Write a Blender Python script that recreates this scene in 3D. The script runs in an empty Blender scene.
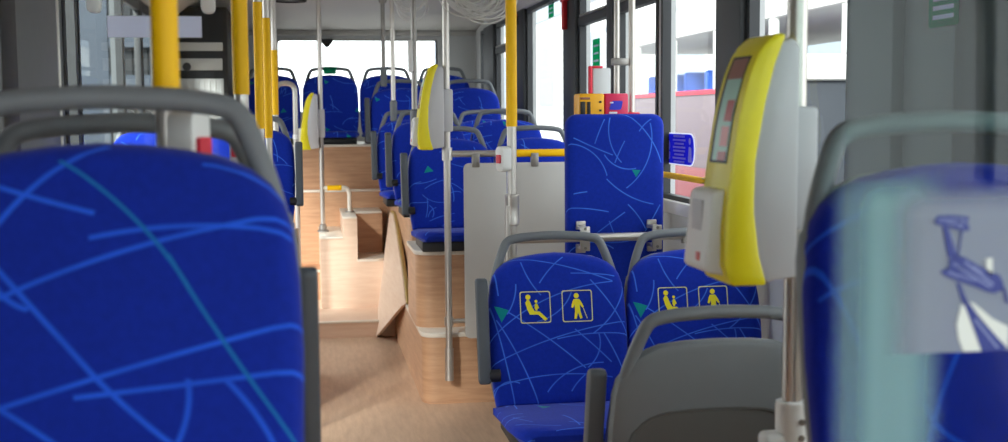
import bpy, bmesh, math, random
from mathutils import Vector, Matrix
random.seed(7)
C = bpy.context.scene.collection
SC = bpy.context.scene

# ------------------------------------------------------------------ materials
def srgb(r, g, b):
    f = lambda c: (c/255/12.92) if c/255 <= .04045 else ((c/255+.055)/1.055)**2.4
    return (f(r), f(g), f(b), 1)

def new_mat(name):
    m = bpy.data.materials.new(name); m.use_nodes = True
    nt = m.node_tree; nt.nodes.clear()
    out = nt.nodes.new('ShaderNodeOutputMaterial')
    return m, nt, out

def N(nt, typ, **kw):
    n = nt.nodes.new(typ)
    for k, v in kw.items(): setattr(n, k, v)
    return n

def plain(name, col, rough=.5, metal=0, spec=.5, noise=.06, nscale=14, bump=0, coat=0):
    m, nt, out = new_mat(name)
    b = N(nt, 'ShaderNodeBsdfPrincipled')
    b.inputs['Roughness'].default_value = rough
    b.inputs['Metallic'].default_value = metal
    b.inputs['Specular IOR Level'].default_value = spec
    b.inputs['Coat Weight'].default_value = coat
    tc = N(nt, 'ShaderNodeTexCoord'); nz = N(nt, 'ShaderNodeTexNoise')
    nz.inputs['Scale'].default_value = nscale; nz.inputs['Detail'].default_value = 3
    nt.links.new(tc.outputs['Object'], nz.inputs['Vector'])
    mx = N(nt, 'ShaderNodeMix', data_type='RGBA')
    mx.inputs[6].default_value = tuple(c*(1-noise) for c in col[:3])+(1,)
    mx.inputs[7].default_value = tuple(min(1, c*(1+noise)) for c in col[:3])+(1,)
    nt.links.new(nz.outputs['Fac'], mx.inputs[0])
    nt.links.new(mx.outputs[2], b.inputs['Base Color'])
    if bump:
        n2 = N(nt, 'ShaderNodeTexNoise'); n2.inputs['Scale'].default_value = 400
        nt.links.new(tc.outputs['Object'], n2.inputs['Vector'])
        bp = N(nt, 'ShaderNodeBump'); bp.inputs['Strength'].default_value = bump; bp.inputs['Distance'].default_value = .002
        nt.links.new(n2.outputs['Fac'], bp.inputs['Height']); nt.links.new(bp.outputs[0], b.inputs['Normal'])
    nt.links.new(b.outputs[0], out.inputs[0])
    return m

def wood(name, c1, c2, stretch, rough=.35):
    m, nt, out = new_mat(name)
    b = N(nt, 'ShaderNodeBsdfPrincipled'); b.inputs['Roughness'].default_value = rough
    tc = N(nt, 'ShaderNodeTexCoord'); mp = N(nt, 'ShaderNodeMapping'); mp.inputs['Scale'].default_value = stretch
    nt.links.new(tc.outputs['Object'], mp.inputs[0])
    nz = N(nt, 'ShaderNodeTexNoise'); nz.inputs['Scale'].default_value = 1; nz.inputs['Detail'].default_value = 6; nz.inputs['Roughness'].default_value = .65
    nt.links.new(mp.outputs[0], nz.inputs['Vector'])
    cr = N(nt, 'ShaderNodeValToRGB'); cr.color_ramp.elements[0].position = .3; cr.color_ramp.elements[1].position = .7
    cr.color_ramp.elements[0].color = c1; cr.color_ramp.elements[1].color = c2
    nt.links.new(nz.outputs['Fac'], cr.inputs[0]); nt.links.new(cr.outputs[0], b.inputs['Base Color'])
    nt.links.new(b.outputs[0], out.inputs[0])
    return m

def glass(name, tint, refl=1.0):
    m, nt, out = new_mat(name)
    tr = N(nt, 'ShaderNodeBsdfTransparent'); tr.inputs[0].default_value = tint
    gl = N(nt, 'ShaderNodeBsdfGlossy'); gl.inputs['Roughness'].default_value = .02
    fr = N(nt, 'ShaderNodeFresnel'); fr.inputs[0].default_value = 1.45
    mu = N(nt, 'ShaderNodeMath', operation='MULTIPLY'); mu.inputs[1].default_value = refl
    mx = N(nt, 'ShaderNodeMixShader')
    ge = N(nt, 'ShaderNodeNewGeometry'); fs = N(nt, 'ShaderNodeMath', operation='SUBTRACT'); fs.inputs[0].default_value = 1
    nt.links.new(ge.outputs['Backfacing'], fs.inputs[1])
    m3 = N(nt, 'ShaderNodeMath', operation='MULTIPLY'); nt.links.new(fr.outputs[0], m3.inputs[0]); nt.links.new(fs.outputs[0], m3.inputs[1])
    nt.links.new(m3.outputs[0], mu.inputs[0]); nt.links.new(mu.outputs[0], mx.inputs[0])
    nt.links.new(tr.outputs[0], mx.inputs[1]); nt.links.new(gl.outputs[0], mx.inputs[2])
    nt.links.new(mx.outputs[0], out.inputs[0])
    return m

def film(name, col, alpha, tl_=.35):
    m, nt, out = new_mat(name)
    tr = N(nt, 'ShaderNodeBsdfTransparent')
    df = N(nt, 'ShaderNodeBsdfDiffuse'); df.inputs[0].default_value = col
    tl = N(nt, 'ShaderNodeBsdfTranslucent'); tl.inputs[0].default_value = col
    a = N(nt, 'ShaderNodeMixShader'); a.inputs[0].default_value = tl_
    nt.links.new(df.outputs[0], a.inputs[1]); nt.links.new(tl.outputs[0], a.inputs[2])
    mx = N(nt, 'ShaderNodeMixShader'); mx.inputs[0].default_value = alpha
    tc = N(nt, 'ShaderNodeTexCoord'); nz = N(nt, 'ShaderNodeTexNoise'); nz.inputs['Scale'].default_value = 9
    mr = N(nt, 'ShaderNodeMapRange'); mr.inputs[3].default_value = max(0, alpha-.06); mr.inputs[4].default_value = min(1, alpha+.06)
    nt.links.new(tc.outputs['Object'], nz.inputs['Vector']); nt.links.new(nz.outputs['Fac'], mr.inputs[0]); nt.links.new(mr.outputs[0], mx.inputs[0])
    nt.links.new(tr.outputs[0], mx.inputs[1]); nt.links.new(a.outputs[0], mx.inputs[2])
    nt.links.new(mx.outputs[0], out.inputs[0])
    return m

def haze_grad(name, col, stops, x0, x1, z0, z1):
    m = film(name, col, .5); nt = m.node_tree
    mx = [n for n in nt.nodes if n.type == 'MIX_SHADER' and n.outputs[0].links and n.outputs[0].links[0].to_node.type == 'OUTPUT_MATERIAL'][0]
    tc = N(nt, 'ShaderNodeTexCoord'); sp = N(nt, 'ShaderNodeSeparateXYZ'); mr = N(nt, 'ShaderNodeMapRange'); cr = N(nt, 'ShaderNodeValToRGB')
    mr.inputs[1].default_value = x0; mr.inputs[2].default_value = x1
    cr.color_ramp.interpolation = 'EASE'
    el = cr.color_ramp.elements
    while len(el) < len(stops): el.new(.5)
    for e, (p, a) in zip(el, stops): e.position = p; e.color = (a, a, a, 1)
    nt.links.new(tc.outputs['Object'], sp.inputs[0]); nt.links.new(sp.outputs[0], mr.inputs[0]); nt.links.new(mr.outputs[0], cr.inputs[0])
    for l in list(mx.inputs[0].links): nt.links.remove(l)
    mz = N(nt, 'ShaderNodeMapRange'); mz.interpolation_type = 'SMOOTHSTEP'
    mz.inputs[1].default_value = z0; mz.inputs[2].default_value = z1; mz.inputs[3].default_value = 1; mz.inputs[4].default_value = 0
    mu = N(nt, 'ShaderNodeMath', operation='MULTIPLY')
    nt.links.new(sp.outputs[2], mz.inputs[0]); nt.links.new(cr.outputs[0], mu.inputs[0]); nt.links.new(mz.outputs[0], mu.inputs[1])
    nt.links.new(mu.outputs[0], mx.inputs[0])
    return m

def circle3(a, b, c):
    ax, ay = a; bx, by = b; cx, cy = c
    d = 2*(ax*(by-cy)+bx*(cy-ay)+cx*(ay-by))
    if abs(d) < 1e-7: d = 1e-7
    ux = ((ax*ax+ay*ay)*(by-cy)+(bx*bx+by*by)*(cy-ay)+(cx*cx+cy*cy)*(ay-by))/d
    uy = ((ax*ax+ay*ay)*(cx-bx)+(bx*bx+by*by)*(ax-cx)+(cx*cx+cy*cy)*(bx-ax))/d
    return (ux, uy), math.hypot(ax-ux, ay-uy)

LINE_COL = srgb(66, 122, 235)
TEAL_COL = srgb(12, 140, 142)
def fabric(name, arcs, tris, base, w=.0022, tile=0, teal_arcs=(), line=LINE_COL):
    """blue moquette: thin light arcs (each through three points) and teal triangles, in the seat's own x / z+y coordinates"""
    m, nt, out = new_mat(name)
    L = nt.links.new
    b = N(nt, 'ShaderNodeBsdfPrincipled'); b.inputs['Roughness'].default_value = .85
    b.inputs['Specular IOR Level'].default_value = .15
    b.inputs['Sheen Weight'].default_value = .12
    tc = N(nt, 'ShaderNodeTexCoord'); sp = N(nt, 'ShaderNodeSeparateXYZ'); L(tc.outputs['Object'], sp.inputs[0])
    ad = N(nt, 'ShaderNodeMath', operation='ADD'); L(sp.outputs[2], ad.inputs[0]); L(sp.outputs[1], ad.inputs[1])
    cb = N(nt, 'ShaderNodeCombineXYZ'); L(sp.outputs[0], cb.inputs[0]); L(ad.outputs[0], cb.inputs[1])
    p = cb.outputs[0]
    if tile:
        oi = N(nt, 'ShaderNodeObjectInfo')
        sc = N(nt, 'ShaderNodeVectorMath', operation='SCALE'); sc.inputs[0].default_value = (3.1, 5.7, 0); L(oi.outputs['Random'], sc.inputs['Scale'])
        a2 = N(nt, 'ShaderNodeVectorMath', operation='ADD'); L(p, a2.inputs[0]); L(sc.outputs[0], a2.inputs[1])
        wr = N(nt, 'ShaderNodeVectorMath', operation='WRAP'); wr.inputs[1].default_value = (tile, tile, 1); wr.inputs[2].default_value = (0, 0, 0)
        L(a2.outputs[0], wr.inputs[0]); p = wr.outputs[0]
    def arcnode(arc, cur):
        a, mid, c = arc
        cen, r = circle3(a, mid, c)
        half = max(math.dist(a, mid), math.dist(mid, c))
        d1 = N(nt, 'ShaderNodeVectorMath', operation='DISTANCE'); d1.inputs[1].default_value = (cen[0], cen[1], 0); L(p, d1.inputs[0])
        s = N(nt, 'ShaderNodeMath', operation='SUBTRACT'); L(d1.outputs['Value'], s.inputs[0]); s.inputs[1].default_value = r
        ab = N(nt, 'ShaderNodeMath', operation='ABSOLUTE'); L(s.outputs[0], ab.inputs[0])
        d2 = N(nt, 'ShaderNodeVectorMath', operation='DISTANCE'); d2.inputs[1].default_value = (mid[0], mid[1], 0); L(p, d2.inputs[0])
        s2 = N(nt, 'ShaderNodeMath', operation='SUBTRACT'); L(d2.outputs['Value'], s2.inputs[0]); s2.inputs[1].default_value = half
        mx = N(nt, 'ShaderNodeMath', operation='MAXIMUM'); L(ab.outputs[0], mx.inputs[0]); L(s2.outputs[0], mx.inputs[1])
        if cur is None: return mx.outputs[0]
        mn = N(nt, 'ShaderNodeMath', operation='MINIMUM'); L(cur, mn.inputs[0]); L(mx.outputs[0], mn.inputs[1])
        return mn.outputs[0]
    def edge(cur, wide):
        mr = N(nt, 'ShaderNodeMapRange'); mr.interpolation_type = 'SMOOTHSTEP'
        mr.inputs[1].default_value = wide*.5; mr.inputs[2].default_value = wide*1.5
        mr.inputs[3].default_value = 1; mr.inputs[4].default_value = 0
        L(cur, mr.inputs[0]); return mr.outputs[0]
    def mixc(fac, A, colB):
        mx = N(nt, 'ShaderNodeMix', data_type='RGBA'); L(fac, mx.inputs[0])
        if isinstance(A, tuple): mx.inputs[6].default_value = A
        else: L(A, mx.inputs[6])
        mx.inputs[7].default_value = colB
        return mx.outputs[2]
    nz = N(nt, 'ShaderNodeTexNoise'); nz.inputs['Scale'].default_value = 90; nz.inputs['Detail'].default_value = 4
    L(tc.outputs['Object'], nz.inputs['Vector'])
    mx0 = N(nt, 'ShaderNodeMix', data_type='RGBA'); L(nz.outputs['Fac'], mx0.inputs[0])
    mx0.inputs[6].default_value = tuple(c*.75 for c in base[:3])+(1,); mx0.inputs[7].default_value = tuple(c*1.25 for c in base[:3])+(1,)
    col = mx0.outputs[2]
    cur = None
    for a in arcs: cur = arcnode(a, cur)
    if cur is not None:
        e = edge(cur, w)
        n3 = N(nt, 'ShaderNodeTexNoise'); n3.inputs['Scale'].default_value = 9; L(p, n3.inputs['Vector'])
        mr3 = N(nt, 'ShaderNodeMapRange'); mr3.inputs[1].default_value = .3; mr3.inputs[2].default_value = .65; mr3.inputs[3].default_value = .6; mr3.inputs[4].default_value = 1
        L(n3.outputs['Fac'], mr3.inputs[0])
        mu = N(nt, 'ShaderNodeMath', operation='MULTIPLY'); L(e, mu.inputs[0]); L(mr3.outputs[0], mu.inputs[1])
        col = mixc(mu.outputs[0], col, line)
    cur = None
    for a in teal_arcs: cur = arcnode(a, cur)
    if cur is not None: col = mixc(edge(cur, w*.7), col, srgb(24, 104, 172))
    for t in tris:                                   # teal triangles: max of three half-plane distances
        cx = sum(q[0] for q in t)/3; cy = sum(q[1] for q in t)/3; acc = None
        for i in range(3):
            ax, ay = t[i]; bx, by = t[(i+1) % 3]
            nx, ny = by-ay, ax-bx; l = math.hypot(nx, ny) or 1; nx /= l; ny /= l
            if (cx-ax)*nx+(cy-ay)*ny > 0: nx, ny = -nx, -ny
            dt = N(nt, 'ShaderNodeVectorMath', operation='DOT_PRODUCT'); L(p, dt.inputs[0]); dt.inputs[1].default_value = (nx, ny, 0)
            s = N(nt, 'ShaderNodeMath', operation='SUBTRACT'); L(dt.outputs['Value'], s.inputs[0]); s.inputs[1].default_value = ax*nx+ay*ny
            if acc is None: acc = s.outputs[0]
            else:
                mm = N(nt, 'ShaderNodeMath', operation='MAXIMUM'); L(acc, mm.inputs[0]); L(s.outputs[0], mm.inputs[1]); acc = mm.outputs[0]
        lt = N(nt, 'ShaderNodeMath', operation='LESS_THAN'); L(acc, lt.inputs[0]); lt.inputs[1].default_value = 0
        col = mixc(lt.outputs[0], col, TEAL_COL)
    L(col, b.inputs['Base Color'])
    bp = N(nt, 'ShaderNodeBump'); bp.inputs['Strength'].default_value = .25; bp.inputs['Distance'].default_value = .002
    n4 = N(nt, 'ShaderNodeTexNoise'); n4.inputs['Scale'].default_value = 350; L(tc.outputs['Object'], n4.inputs['Vector'])
    L(n4.outputs['Fac'], bp.inputs['Height']); L(bp.outputs[0], b.inputs['Normal'])
    L(b.outputs[0], out.inputs[0])
    return m

M = {}
M['shell'] = plain('seat_shell_grey', srgb(112, 116, 120), .5, bump=.15)
M['shell_dark'] = plain('seat_recess_grey', srgb(94, 95, 94), .6)
M['armrest'] = plain('armrest_grey', srgb(84, 89, 95), .5)
M['dark'] = plain('dark_plastic', srgb(34, 34, 36), .55)
M['rubber'] = plain('black_rubber', srgb(22, 23, 25), .6)
M['steel'] = plain('brushed_steel', srgb(196, 190, 184), .33, metal=.72, noise=.03)
M['steel_dull'] = plain('dull_steel', srgb(150, 146, 142), .4, metal=.7, noise=.03)
M['yellow'] = plain('yellow_coating', srgb(255, 196, 0), .5, spec=.3, noise=.03)
M['val_yellow'] = plain('validator_yellow', srgb(238, 222, 20), .38, noise=.02)
M['val_grey'] = plain('validator_grey', srgb(196, 196, 200), .5, noise=.02)
M['white'] = plain('white_plastic', srgb(228, 228, 226), .45, noise=.02)
M['red'] = plain('red_plastic', srgb(214, 30, 58), .4, noise=.03)
M['hammer_red'] = plain('hammer_red', srgb(200, 20, 30), .45, noise=.03)
M['magenta'] = plain('magenta_plastic', srgb(222, 40, 88), .4, noise=.03)
M['orange'] = plain('orange_plastic', srgb(250, 180, 10), .4, noise=.03)
M['green'] = plain('green_sticker', srgb(22, 150, 110), .5, noise=.02)
M['blue'] = plain('sticker_blue', srgb(40, 50, 200), .5, noise=.02)
M['st_blue'] = film('sticker_film_blue', srgb(66, 70, 226), .97, .75); M['st_white'] = film('sticker_film_white', srgb(232, 234, 248), .97, .7); M['st_green'] = film('sticker_film_green', srgb(26, 166, 120), .97, .7)
M['paper'] = plain('white_paper', srgb(236, 236, 246), .7, noise=.01)
M['picto'] = plain('embroidery_yellow', srgb(245, 232, 40), .8, noise=.05, nscale=300)
M['picto_edge'] = plain('embroidery_cream', srgb(225, 222, 150), .8, noise=.05, nscale=300)
M['panel_grey'] = plain('screen_grey', srgb(192, 190, 187), .55, noise=.02)
M['wall_grey'] = plain('wall_panel_grey', srgb(196, 197, 198), .6, noise=.03, nscale=3)
M['ceiling'] = plain('ceiling_grey', srgb(186, 182, 178), .6, noise=.03, nscale=3)
M['pillar'] = plain('pillar_dark', srgb(44, 46, 50), .55)
M['pillar_grey'] = plain('pillar_grey', srgb(98, 102, 106), .55)
M['trim'] = plain('nosing_pale', srgb(226, 218, 206), .35, noise=.03)
M['brass'] = plain('edge_brass', srgb(190, 158, 92), .4, metal=.3)
M['floor'] = wood('floor_vinyl', srgb(190, 158, 132), srgb(212, 182, 156), (38, 5, 8), .38)
M['lam'] = wood('wood_laminate', srgb(180, 136, 104), srgb(206, 164, 130), (4, 4, 46), .4)
M['lam_lit'] = wood('wood_laminate_lit', srgb(216, 186, 164), srgb(230, 206, 186), (4, 4, 40), .42)  # laminate with daylight on step, block and guard painted in as paler tone
M['glass'] = glass('window_glass', (.96, .98, .97, 1), .35)
M['glass_teal'] = glass('partition_glass', (.80, .90, .88, 1), .8)
M['haze_teal'] = film('painted_haze_teal', srgb(150, 196, 200), .78)
M['haze_grey'] = film('painted_haze_grey', srgb(178, 188, 204), .74)
M['screen'] = plain('screen_teal', srgb(160, 206, 192), .3, noise=.02)
M['screen_red'] = plain('screen_red', srgb(170, 24, 36), .3, noise=.02)
M['screen_pink'] = plain('screen_pink', srgb(212, 110, 112), .3, noise=.02)
M['screen_brown'] = plain('screen_brown', srgb(150, 92, 80), .3, noise=.02)
M['cable'] = plain('clear_cable', srgb(206, 204, 200), .35, noise=.02)
M['ground'] = plain('asphalt', srgb(150, 150, 150), .9, noise=.15, nscale=1)
M['facade'] = plain('facade_white', srgb(216, 216, 214), .8, noise=.02, nscale=.5)
M['facade_grey'] = plain('facade_grey', srgb(150, 160, 172), .7, noise=.05, nscale=.5)
M['pale_pink'] = plain('bus_pale_pink', srgb(112, 98, 104), .5, noise=.05, nscale=1)
M['pink'] = plain('bus_pink', srgb(118, 50, 57), .5, noise=.03, nscale=1)
M['slate'] = plain('slate_blue', srgb(36, 42, 50), .7, noise=.1, nscale=2)
M['charcoal'] = plain('charcoal', srgb(24, 27, 32), .7, noise=.1, nscale=2)
M['skyblue'] = plain('pale_blue', srgb(176, 194, 226), .7, noise=.1, nscale=2)
M['haze_blue'] = plain('haze_blue', srgb(54, 62, 74), .7, noise=.1, nscale=2)
M['dull_yellow'] = plain('dull_yellow', srgb(138, 132, 40), .6)
M['ship_refl_blue'] = plain('ship_refl_blue', srgb(44, 58, 138), .5, noise=.15, nscale=40)
M['ship_refl_white'] = plain('ship_refl_white', srgb(226, 232, 226), .5, noise=.03)
M['boat_blue'] = plain('seat_blue_plain', srgb(40, 90, 190), .7, noise=.1)

# ------------------------------------------------------------------ mesh tools
class MB:
    def __init__(s): s.bm = bmesh.new()
    def absorb(s, t, mi=0):
        for f in t.faces: f.material_index = mi
        me = bpy.data.meshes.new('tmp'); t.to_mesh(me); t.free(); s.bm.from_mesh(me); bpy.data.meshes.remove(me)
        return s
    def box(s, x0, x1, y0, y1, z0, z1, bev=0, mi=0, seg=2, rot=None):
        t = bmesh.new()
        r = bmesh.ops.create_cube(t, size=1)
        for v in t.verts:
            v.co = Vector(((x0+x1)/2+v.co.x*(x1-x0), (y0+y1)/2+v.co.y*(y1-y0), (z0+z1)/2+v.co.z*(z1-z0)))
        if bev: bmesh.ops.bevel(t, geom=t.edges[:], offset=bev, segments=seg, profile=.5, affect='EDGES')
        if rot: t.transform(rot)
        return s.absorb(t, mi)
    def tube(s, pts, r, seg=14, corner=0, mi=0, ry=None, closed=False, up=None):
        pts = [Vector(p) for p in pts]
        if corner and len(pts) > 2:
            o = [pts[0]]
            for i in range(1, len(pts)-1):
                a, b, c = pts[i-1], pts[i], pts[i+1]
                d1 = (a-b); d2 = (c-b); k = min(corner, d1.length*.48, d2.length*.48)
                p0 = b+d1.normalized()*k; p1 = b+d2.normalized()*k
                for q in range(7):
                    u = q/6; o.append(p0*(1-u)**2+b*2*u*(1-u)+p1*u*u)
            o.append(pts[-1]); pts = o
        t = bmesh.new(); rings = []; n = len(pts)
        nrm = None
        for i, pnt in enumerate(pts):
            if closed: tan = (pts[(i+1) % n]-pts[i-1]).normalized()
            elif i == 0: tan = (pts[1]-pts[0]).normalized()
            elif i == n-1: tan = (pts[-1]-pts[-2]).normalized()
            else: tan = (pts[i+1]-pts[i-1]).normalized()
            if nrm is None:
                ref = Vector(up) if up else (Vector((0, 1, 0)) if abs(tan.y) < .9 else Vector((0, 0, 1)))
                nrm = (ref-tan*ref.dot(tan)).normalized()
            else: nrm = (nrm-tan*nrm.dot(tan)).normalized()
            bi = tan.cross(nrm)
            rings.append([t.verts.new(pnt+nrm*(ry or r)*math.cos(2*math.pi*k/seg)+bi*r*math.sin(2*math.pi*k/seg)) for k in range(seg)])
        m = n if closed else n-1
        for i in range(m):
            A, B = rings[i], rings[(i+1) % n]
            for k in range(seg): t.faces.new((A[k], A[(k+1) % seg], B[(k+1) % seg], B[k]))
        if not closed:
            t.faces.new(rings[0][::-1]); t.faces.new(rings[-1])
        bmesh.ops.recalc_face_normals(t, faces=t.faces[:])
        return s.absorb(t, mi)
    def prism(s, poly, fn, d0, d1, mi=0, bev=0):
        """poly: 2d outline; fn(u, v, d) -> xyz"""
        t = bmesh.new()
        a = [t.verts.new(fn(u, v, d0)) for u, v in poly]; b = [t.verts.new(fn(u, v, d1)) for u, v in poly]
        n = len(poly)
        t.faces.new(a[::-1]); t.faces.new(b)
        for i in range(n): t.faces.new((a[i], a[(i+1) % n], b[(i+1) % n], b[i]))
        bmesh.ops.recalc_face_normals(t, faces=t.faces[:])
        if bev: bmesh.ops.bevel(t, geom=[e for e in t.edges if len(e.link_faces) == 2 and e.calc_face_angle() > .6], offset=bev, segments=2, profile=.5, affect='EDGES')
        return s.absorb(t, mi)
    def lathe(s, prof, cx, cy, seg=24, mi=0):
        t = bmesh.new(); rings = []
        for r, z in prof: rings.append([t.verts.new((cx+r*math.cos(2*math.pi*k/seg), cy+r*math.sin(2*math.pi*k/seg), z)) for k in range(seg)])
        for A, B in zip(rings, rings[1:]):
            for k in range(seg): t.faces.new((A[k], A[(k+1) % seg], B[(k+1) % seg], B[k]))
        t.faces.new(rings[0][::-1]); t.faces.new(rings[-1])
        bmesh.ops.recalc_face_normals(t, faces=t.faces[:])
        return s.absorb(t, mi)
    def rings(s, rr, mi=0, cap0=True, cap1=True):
        t = bmesh.new(); V = [[t.verts.new(p) for p in r] for r in rr]; n = len(rr[0])
        for A, B in zip(V, V[1:]):
            for k in range(n): t.faces.new((A[k], A[(k+1) % n], B[(k+1) % n], B[k]))
        if cap0: t.faces.new(V[0][::-1])
        if cap1: t.faces.new(V[-1])
        bmesh.ops.recalc_face_normals(t, faces=t.faces[:])
        return s.absorb(t, mi)
    def mesh(s, name, mats):
        for f in s.bm.faces: f.smooth = True
        for e in s.bm.edges:
            if len(e.link_faces) == 2 and e.calc_face_angle() > .62: e.smooth = False
        me = bpy.data.meshes.new(name); s.bm.to_mesh(me); s.bm.free()
        for m in (mats if isinstance(mats, (list, tuple)) else [mats]): me.materials.append(M[m] if isinstance(m, str) else m)
        return me
    def obj(s, name, mats, parent=None, label=None):
        o = bpy.data.objects.new(name, s.mesh(name, mats)); C.objects.link(o)
        if parent is not None: o.parent = parent
        if label: o['label'] = label
        return o

def mesh_part(name, me, parent, label=None):
    o = bpy.data.objects.new(name, me); C.objects.link(o); o.parent = parent
    if label: o['label'] = label
    return o
def thing(name, label, cat, loc=(0, 0, 0), rz=0, group=None):
    o = bpy.data.objects.new(name, None); C.objects.link(o); o.empty_display_size = .1
    o.location = loc; o.rotation_euler = (0, 0, rz); o['label'] = label; o['category'] = cat
    if group: o['group'] = group
    return o
def tag(o, label, cat, group=None):
    o['label'] = label; o['category'] = cat
    if group: o['group'] = group
    return o
def struct(o):
    o['kind'] = 'structure'; return o
def dup(root, loc, rz=0, label=None, group=None):
    r = root.copy(); C.objects.link(r); r.location = loc; r.rotation_euler = (0, 0, rz)
    if label: r['label'] = label
    if group: r['group'] = group
    for ch in list(root.children):
        c = ch.copy(); C.objects.link(c); c.parent = r
        for g in ch.children:
            d = g.copy(); C.objects.link(d); d.parent = c
    return r

def round_poly(pts, r, n=5):
    o = []
    for i in range(len(pts)):
        a = Vector(pts[i-1]); b = Vector(pts[i]); c = Vector(pts[(i+1) % len(pts)])
        rr = r[i] if isinstance(r, (list, tuple)) else r
        if rr <= 0: o.append(tuple(b)); continue
        d1, d2 = a-b, c-b; k = min(rr, d1.length*.49, d2.length*.49)
        p0 = b+d1.normalized()*k; p1 = b+d2.normalized()*k
        for q in range(n+1):
            u = q/n; o.append(tuple(p0*(1-u)**2+b*2*u*(1-u)+p1*u*u))
    return o

# ------------------------------------------------------------------ fabrics (pattern traced in each seat's own plane)
def zz(z): return z+.213*(z-.08)-.134            # z + y of the reclined backrest
def pat(arcs, cx, ty, s, top=.55, flat=False):
    f = (lambda z: z) if flat else zz
    return [tuple(((px-cx)/s, f(top-(py-ty)/s)) for px, py in a) for a in arcs]
BASE = srgb(14, 46, 166)
x4 = lambda ox, oy, L: [tuple((ox+u/4, oy+v/4) for u, v in a) for a in L]
near_arcs = [((0, 303), (100, 262), (245, 226)), ((0, 232), (50, 290), (115, 365)), ((115, 365), (160, 408), (214, 450)),
             ((-60, 415), (120, 362), (303, 318)), ((100, 380), (200, 372), (303, 363)), ((196, 370), (192, 410), (172, 446)),
             ((-40, 345), (40, 394), (112, 446)), ((28, 222), (70, 180), (112, 153)), ((-4, 170), (4, 205), (14, 246)),
             ((225, 170), (260, 180), (298, 205)), ((-70, 250), (-30, 240), (22, 236)), ((140, 232), (200, 228), (290, 236)), ((245, 226), (275, 222), (302, 224)), ((-4, 178), (30, 190), (110, 214)), ((232, 372), (262, 410), (280, 446)), ((20, 262), (26, 280), (52, 300))]
near_teal = [((92, 172), (150, 222), (200, 290)), ((200, 290), (235, 345), (296, 432))]
M['fab_near'] = fabric('moquette_near_left', pat(near_arcs, 114, 150, 840), [], srgb(11, 38, 146), .0032, teal_arcs=pat(near_teal, 114, 150, 840), line=srgb(36, 92, 224))
prio_arcs = x4(470, 280, [((85, 215), (230, 110), (590, 8)), ((110, 310), (330, 230), (635, 170)), ((150, 120), (300, 220), (460, 350)),
                          ((75, 90), (130, 310), (155, 440)), ((185, 10), (175, 70), (150, 120)), ((100, 150), (200, 330), (245, 440)),
                          ((390, 225), (500, 215), (650, 222)), ((525, 220), (520, 290), (490, 335)), ((160, 395), (300, 375), (570, 392)),
                          ((400, 440), (425, 408), (450, 385)), ((500, 0), (600, 130), (655, 240)), ((430, 200), (500, 262), (570, 330)), ((640, 20), (600, 120), (500, 215)), ((80, 440), (120, 400), (160, 395)), ((300, 440), (400, 360), (460, 340)), ((270, 160), (360, 120), (410, 60)), ((560, 240), (600, 320), (640, 430))]) + \
            x4(470, 180, [((210, 320), (240, 390), (275, 440)), ((375, 310), (330, 350), (285, 405)), ((190, 300), (350, 330), (590, 405)),
                          ((430, 370), (510, 374), (600, 384)), ((100, 350), (105, 400), (110, 445))])
M['fab_prio'] = fabric('moquette_priority', pat(prio_arcs, 560, 252, 325), pat([((493, 303), (508, 308), (500, 320))], 560, 252, 325), BASE, .0021)
pad_arcs = x4(440, 90, [((525, 185), (600, 220), (660, 245)), ((610, 200), (625, 160), (645, 115)), ((665, 120), (668, 200), (712, 280)),
                        ((690, 275), (705, 240), (725, 200)), ((530, 210), (600, 244), (655, 330)), ((755, 110), (800, 152), (872, 280)),
                        ((785, 160), (805, 135), (830, 115)), ((835, 185), (820, 270), (735, 380)), ((670, 360), (740, 410), (840, 445)),
                        ((660, 270), (700, 298), (770, 305))]) + \
           x4(470, 180, [((405, 40), (430, 36), (455, 33)), ((400, 95), (450, 98), (540, 112)), ((495, 195), (550, 155), (600, 120)),
                         ((545, 150), (555, 175), (565, 200)), ((630, 95), (660, 130), (690, 180)), ((690, 190), (720, 140), (745, 95)), ((440, 210), (540, 232), (700, 205)), ((390, 260), (470, 230), (560, 255))])
pad_tris = x4(440, 90, [((755, 310), (790, 312), (772, 340))])+x4(470, 180, [((430, 282), (478, 292), (450, 308))])
M['fab_pad'] = fabric('moquette_pad', pat(pad_arcs, 613, 113, 248, 1.405, True), pat(pad_tris, 613, 113, 248, 1.405, True), BASE, .0022)
r_arcs = [((806, 238), (842, 224), (866, 212)), ((800, 252), (830, 300), (850, 350)), ((834, 290), (870, 280), (930, 273)),
          ((916, 446), (935, 400), (962, 350)), ((850, 350), (862, 400), (868, 446)), ((914, 380), (920, 420), (960, 452))]
M['fab_right'] = fabric('moquette_near_right', pat(r_arcs, 989, 165, 840), [], srgb(11, 32, 150), .0034, line=srgb(30, 84, 214))
T = .46
gen = []
for i in range(19):
    a = (random.uniform(.02, T-.02), random.uniform(.02, T-.02)); an = random.uniform(0, 2*math.pi); l = random.uniform(.06, .2)
    b = (a[0]+l*math.cos(an), a[1]+l*math.sin(an)); k = random.choice((-1, 1))*random.uniform(.004, .02)
    mid = ((a[0]+b[0])/2-math.sin(an)*k, (a[1]+b[1])/2+math.cos(an)*k); gen.append((a, mid, b))
M['fab'] = fabric('moquette', gen, [((.10, .30), (.15, .31), (.12, .345)), ((.33, .11), (.36, .13), (.32, .15))], BASE, .0022, tile=T)

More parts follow.
